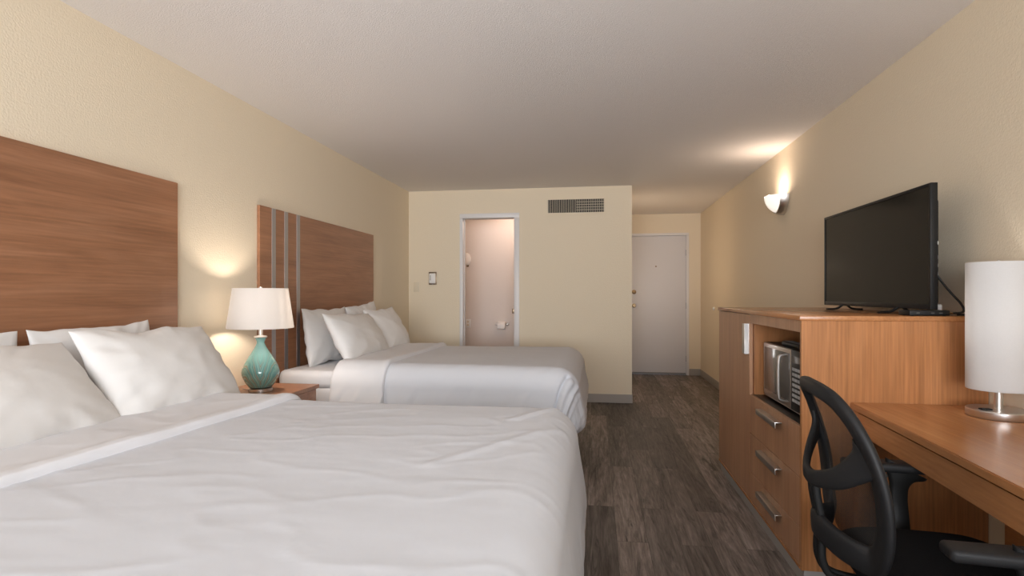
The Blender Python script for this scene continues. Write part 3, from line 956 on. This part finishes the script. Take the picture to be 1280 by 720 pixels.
# apron following the front edge with a rounded corner at each end of the kneehole
bm = bmesh.new()
ap0, ap1 = DZT - .034, DZT - .115
def apz(y):
    e = min(CY0 - .05 - y, y - 1.0)
    r_ = .06
    if e < 0: return 0.05
    if e < r_: return ap1 - (r_ - math.sqrt(max(0, r_ * r_ - (r_ - e) ** 2))) 
    return ap1
ys = lin(CY0 - .052, 2.36, .006) + lin(2.34, 1.08, .05) + lin(1.06, 1.0, .006)
def fx_(y):
    for (a, b_), (c, d) in zip(fc, fc[1:]):
        if d <= y <= b_: return a + (c - a) * (b_ - y) / (b_ - d)
    return fc[-1][0]
fr, bk, frt, bkt = [], [], [], []
for y in ys:
    x = fx_(y) + .012
    z = apz(y)
    fr.append(bm.verts.new((x, y, z))); frt.append(bm.verts.new((x, y, ap0))); bk.append(bm.verts.new((x + .02, y, z))); bkt.append(bm.verts.new((x + .02, y, ap0)))
for i in range(len(ys) - 1):
    bm.faces.new((fr[i], fr[i + 1], frt[i + 1], frt[i])); bm.faces.new((bk[i], bkt[i], bkt[i + 1], bk[i + 1]))
    bm.faces.new((fr[i], bk[i], bk[i + 1], fr[i + 1])); bm.faces.new((frt[i], frt[i + 1], bkt[i + 1], bkt[i]))
bm.faces.new((fr[0], frt[0], bkt[0], bk[0])); bm.faces.new((fr[-1], bk[-1], bkt[-1], frt[-1]))
obj('apron', bm, M['desk'], desk)
obj('gap_shadow_strip', B(1.06, 1.075, 1.0, CY0 - .055, ap0 - .002, DZT - .026), M['black'], desk)  # black strip standing in for the shadow gap between top and apron
x = fx_(2.46) + .012
obj('side_leg', B(x, RX - .004, CY0 - .052, CY0 - .004, 0, DZT - .026, bev=.001, seg=1), M['desk'], desk) if False else None
obj('front_leg', B(x, x + .045, CY0 - .050, CY0 - .005, 0, DZT - .026, bev=.002), M['desk'], desk)
obj('end_panel', B(1.0, RX - .004, .98, 1.005, 0, DZT - .026, bev=.001, seg=1), M['desk'], desk)
obj('wall_support', B(RX - .06, RX - .004, 2.20, 2.315, 0, DZT - .026, bev=.002), M['desk'], desk)

# desk lamp
DC = (1.447, 2.270, DZT)
dl = thing('desk_lamp', 'desk lamp with white cylinder shade and round brushed nickel base on the desk', 'lamp', DC)
bm = bmesh.new(); lathe(bm, [(.094, 0), (.096, .003), (.096, .026), (.093, .029), (.02, .030)], DC, 64); obj('base', bm, M['nickel'], dl)
bm = bmesh.new(); lathe(bm, [(.0135, .030), (.0135, .33), (.005, .332)], DC, 24); obj('pole', bm, M['nickel'], dl)
obj('lamp_shade', shade_mesh(DC, .0945, .100, .0945, .562), M['shade2'], dl, angle=50)
obj('outlet', B(DC[0] - .075, DC[0] - .04, DC[1] - .035, DC[1] - .012, DZT + .029, DZT + .034, bev=.002), M['black'], dl)
bm = bmesh.new()
for k in range(3):
    a = k * 2.094 + .4
    tube(bm, [Vector(DC) + Vector((0, 0, .545)), Vector(DC) + Vector((.094 * math.cos(a), .094 * math.sin(a), .545))], .0016, 6)
lathe(bm, [(.004, .33), (.004, .56), (.008, .562), (.003, .570)], DC, 12)
obj('shade_frame', bm, M['nickel'], dl)

# ------------------------------------------------------------------ office chair (own frame: +x is forward)
ch = thing('office_chair', 'black mesh back office chair pulled up to the desk', 'chair', (.955, 1.70, 0), R(-5))
ch['_local'] = 1
def bx_(y, z):      # back surface: lumbar curve, recline, sides wrapped forward
    zz = (z - .50) / .48
    return -.235 + .035 * math.sin(min(1, max(0, zz)) * math.pi * .9) - .105 * zz - .02 + .55 * y * y
half = [(0, .955), (.08, .952), (.15, .935), (.196, .888), (.222, .82), (.232, .74), (.230, .66), (.215, .585), (.170, .535)]
def V(y, z, dx=0.): return Vector((bx_(y, z) + dx, y, z))
left = [V(y, z) for y, z in half]
right = [V(-y, z) for y, z in half[1:]][::-1]
low = [V(.10, .540, -.040), V(0, .560, -.068), V(-.10, .540, -.040)]
rim = crom(left + low + right, 7, True)
bm = bmesh.new()
def rw(u):
    return .042 + .034 * sm(.08, .30, u) * sm(.08, .30, 1 - u)
sweep(bm, rim, rw, .027, Vector((1, 0, 0)), True, 14, 3.)
obj('back_frame', bm, M['chairplastic'], ch, angle=60)
# mesh panel
bm = bmesh.new()
rows = []
for i in range(29):
    z = .52 + (.948 - .52) * i / 28
    # half width of the rim at this height
    hw = .1
    hp = half + [(.10, .515)]
    for (a, b_), (c, d) in zip(hp, hp[1:]):
        if d <= z <= b_: hw = a + (c - a) * (b_ - z) / max(1e-6, b_ - d)
    hw = max(hw, .04)
    rows.append([bm.verts.new(V(hw * (-1 + 2 * j / 20), z, .008)) for j in range(21)])
grid_faces(bm, rows)
obj('mesh_panel', bm, M['mesh'], ch, angle=180)
# bow behind the back at lumbar height
bm = bmesh.new()
pts = crom([V(-.218, .815), V(-.195, .785, -.014), V(-.14, .735, -.048), V(-.06, .705, -.072), V(0, .698, -.078), V(.06, .705, -.072), V(.14, .735, -.048), V(.195, .785, -.014), V(.218, .815)], 7)
sweep(bm, pts, lambda u: .044 + .075 * abs(2 * u - 1) ** 2.2, .020, lambda u: Vector((1, (u - .5) * -1.2, .0)), False, 14, 3.)
obj('back_brace', bm, M['chairplastic'], ch, angle=60)
for s in (-1, 1):
    bm = bmesh.new()
    pts = crom([V(.022 * s, .705, -.066), V(.022 * s, .65, -.070), V(.022 * s, .56, -.060), Vector((-.315, .022 * s, .46)), Vector((-.27, .022 * s, .41)), Vector((-.12, .022 * s, .395))], 7)
    sweep(bm, pts, .022, .020, Vector((0, 1, 0)), False, 10, 3.)
    obj('back_post', bm, M['black'], ch, angle=60)
# seat cushion
bm = bmesh.new()
n = 30
def seatP(a, b_, sg):
    k = (abs(a) ** 4 + abs(b_) ** 4) ** .25
    m_ = max(abs(a), abs(b_), 1e-6)
    sc = m_ / max(k, 1e-6)
    X, Y = .245 * a * sc, .235 * b_ * sc
    e = max(0., 1 - m_ ** 6)
    z = .452 + sg * .036 * e ** .5 + (.010 * (Y / .235) ** 2 - .012 * sm(.12, .25, X) if sg > 0 else 0)
    return Vector((X + .005, Y, z))
top = [[None] * (n + 1) for _ in range(n + 1)]; bot = [[None] * (n + 1) for _ in range(n + 1)]
for i in range(n + 1):
    for j in range(n + 1):
        a, b_ = math.sin((-1 + 2 * i / n) * math.pi / 2), math.sin((-1 + 2 * j / n) * math.pi / 2)
        top[i][j] = bm.verts.new(seatP(a, b_, 1))
        bot[i][j] = top[i][j] if (i in (0, n) or j in (0, n)) else bm.verts.new(seatP(a, b_, -1))
for G in (top, bot):
    for i in range(n):
        for j in range(n): bm.faces.new((G[i][j], G[i + 1][j], G[i + 1][j + 1], G[i][j + 1]))
obj('seat', bm, M['seatfab'], ch, angle=180)
obj('seat_plate', B(-.17, .15, -.13, .13, .385, .422, bev=.01), M['black'], ch)
for s in (-1, 1):
    y = .335 * s
    bm = bmesh.new()
    pts = crom([Vector((.0, .15 * s, .412)), Vector((.005, .24 * s, .408)), Vector((.01, .30 * s, .430)), Vector((.012, .328 * s, .50)), Vector((.012, .335 * s, .555)), Vector((.02, .335 * s, .61)), Vector((.035, .335 * s, .642))], 7)
    sweep(bm, pts, lambda u: .055 + .085 * sm(.72, 1., u), .026, lambda u: Vector((0, 1, -.01 if u > .4 else 1.)), False, 12, 3.2)
    obj('arm_post', bm, M['black'], ch, angle=60)
    bm = bmesh.new()
    box(bm, -.155, .165, y - .042, y + .042, .632, .661, bev=.011, seg=4)
    for v_ in bm.verts:
        k = sm(.02, .175, -v_.co.x)
        if abs(v_.co.y - y) > .0: v_.co.y = y + (v_.co.y - y) * (1 - .30 * k ** 3)
    obj('armrest', bm, M['chairplastic'], ch)
bm = bmesh.new(); lathe(bm, [(.026, .14), (.026, .27), (.016, .272), (.016, .388)], (0, 0, 0), 24); obj('gas_column', bm, M['black'], ch)
bm = bmesh.new(); lathe(bm, [(.03, .075), (.045, .08), (.045, .125), (.03, .14)], (0, 0, 0), 28)
for k in range(5):
    a = k * 2 * math.pi / 5 + .3
    d = Vector((math.cos(a), math.sin(a), 0))
    sweep(bm, [d * .03 + Vector((0, 0, .11)), d * .16 + Vector((0, 0, .098)), d * .29 + Vector((0, 0, .078))], lambda u: .05 - .018 * u, lambda u: .038 - .014 * u, Vector((0, 0, 1)), False, 10, 3.)
obj('star_base', bm, M['black'], ch, angle=50)
for k in range(5):
    a = k * 2 * math.pi / 5 + .3
    d = Vector((math.cos(a), math.sin(a), 0)) * .285
    bm = bmesh.new()
    for s in (-.014, .014):
        lathe(bm, [(.008, s - .008), (.027, s - .007), (.0285, s), (.027, s + .007), (.008, s + .008)], (d.x, d.y, .0285), 20, 'y')
    lathe(bm, [(.006, .03), (.006, .075)], (d.x, d.y, 0), 10)
    obj('caster', bm, M['black'], ch)
del ch['_local']

# ------------------------------------------------------------------ light
def area(name, loc, rot, sx, sy, power, col):
    l = bpy.data.lights.new(name, 'AREA'); l.shape = 'RECTANGLE'; l.size = sx; l.size_y = sy
    l.energy = power; l.color = col
    o = bpy.data.objects.new(name, l); COL.objects.link(o); o.location = loc; o.rotation_euler = rot
    return o
def point(name, loc, power, col, rad):
    l = bpy.data.lights.new(name, 'POINT'); l.energy = power; l.color = col; l.shadow_soft_size = rad
    o = bpy.data.objects.new(name, l); COL.objects.link(o); o.location = loc
    return o
area('window_daylight', ((WX0 + WX1) / 2, Y0 - .10, (WZ0 + WZ1) / 2), (R(90), 0, 0), WX1 - WX0 - .1, WZ1 - WZ0 - .1, 27, (.93, .96, 1.))
area('bright_sky', (1.0, Y0 - 5.0, 2.0), (R(88), 0, R(8)), 6.0, 2.6, 560, (.93, .96, 1.))
area('ceiling_fill_light', (.2, Y0 - 6.0, -.4), (R(112), 0, 0), 9.0, 5.0, 1750, (.98, .98, 1.))  # added area light low outside the window, lifts the ceiling
point('table_lamp_bulb', (LC[0], LC[1], LC[2] + .48), 9.5, (1., .86, .74), .04)
point('desk_lamp_bulb', (DC[0], DC[1], DC[2] + .36), 2.0, (1., .95, .9), .03)
area('sconce_bulb', (RX - .100, 4.97, 2.042), (R(180), 0, 0), .08, .14, 2.6, (1., .78, .62))
point('bathroom_lamp', (-1.0, 7.05, 2.3), 11, (1., .76, .62), .08)
point('hall_fill_light', (.47, 7.35, 1.55), 8, (1., .80, .60), .08)  # added unseen fill beside the hallway wall, no fixture; warms the entrance

W = bpy.data.worlds.new('World'); S.world = W; W.use_nodes = True
W.node_tree.nodes['Background'].inputs[0].default_value = (.75, .85, 1, 1)
W.node_tree.nodes['Background'].inputs[1].default_value = .6

# ------------------------------------------------------------------ camera
F = 698.; HY = 368.
cam = bpy.data.cameras.new('camera'); co = bpy.data.objects.new('camera', cam); COL.objects.link(co)
cam.sensor_width = 36; cam.lens = 36 * F / 1280
cam.shift_y = (HY - 360.) / 1280
cam.clip_start = .02
co.location = (0, 0, 1.22)
co.rotation_euler = (R(90), 0, math.atan(105 / F))
S.camera = co

S.view_settings.view_transform = 'Standard'
S.view_settings.look = 'None'
S.view_settings.gamma = 1
S.view_settings.exposure = -0.05
S.view_settings.use_curve_mapping = False
C = S.cycles
C.use_denoising = True
C.max_bounces = 14; C.diffuse_bounces = 9; C.glossy_bounces = 4; C.transmission_bounces = 6; C.transparent_max_bounces = 8
C.sample_clamp_indirect = 4
C.caustics_reflective = False; C.caustics_refractive = False
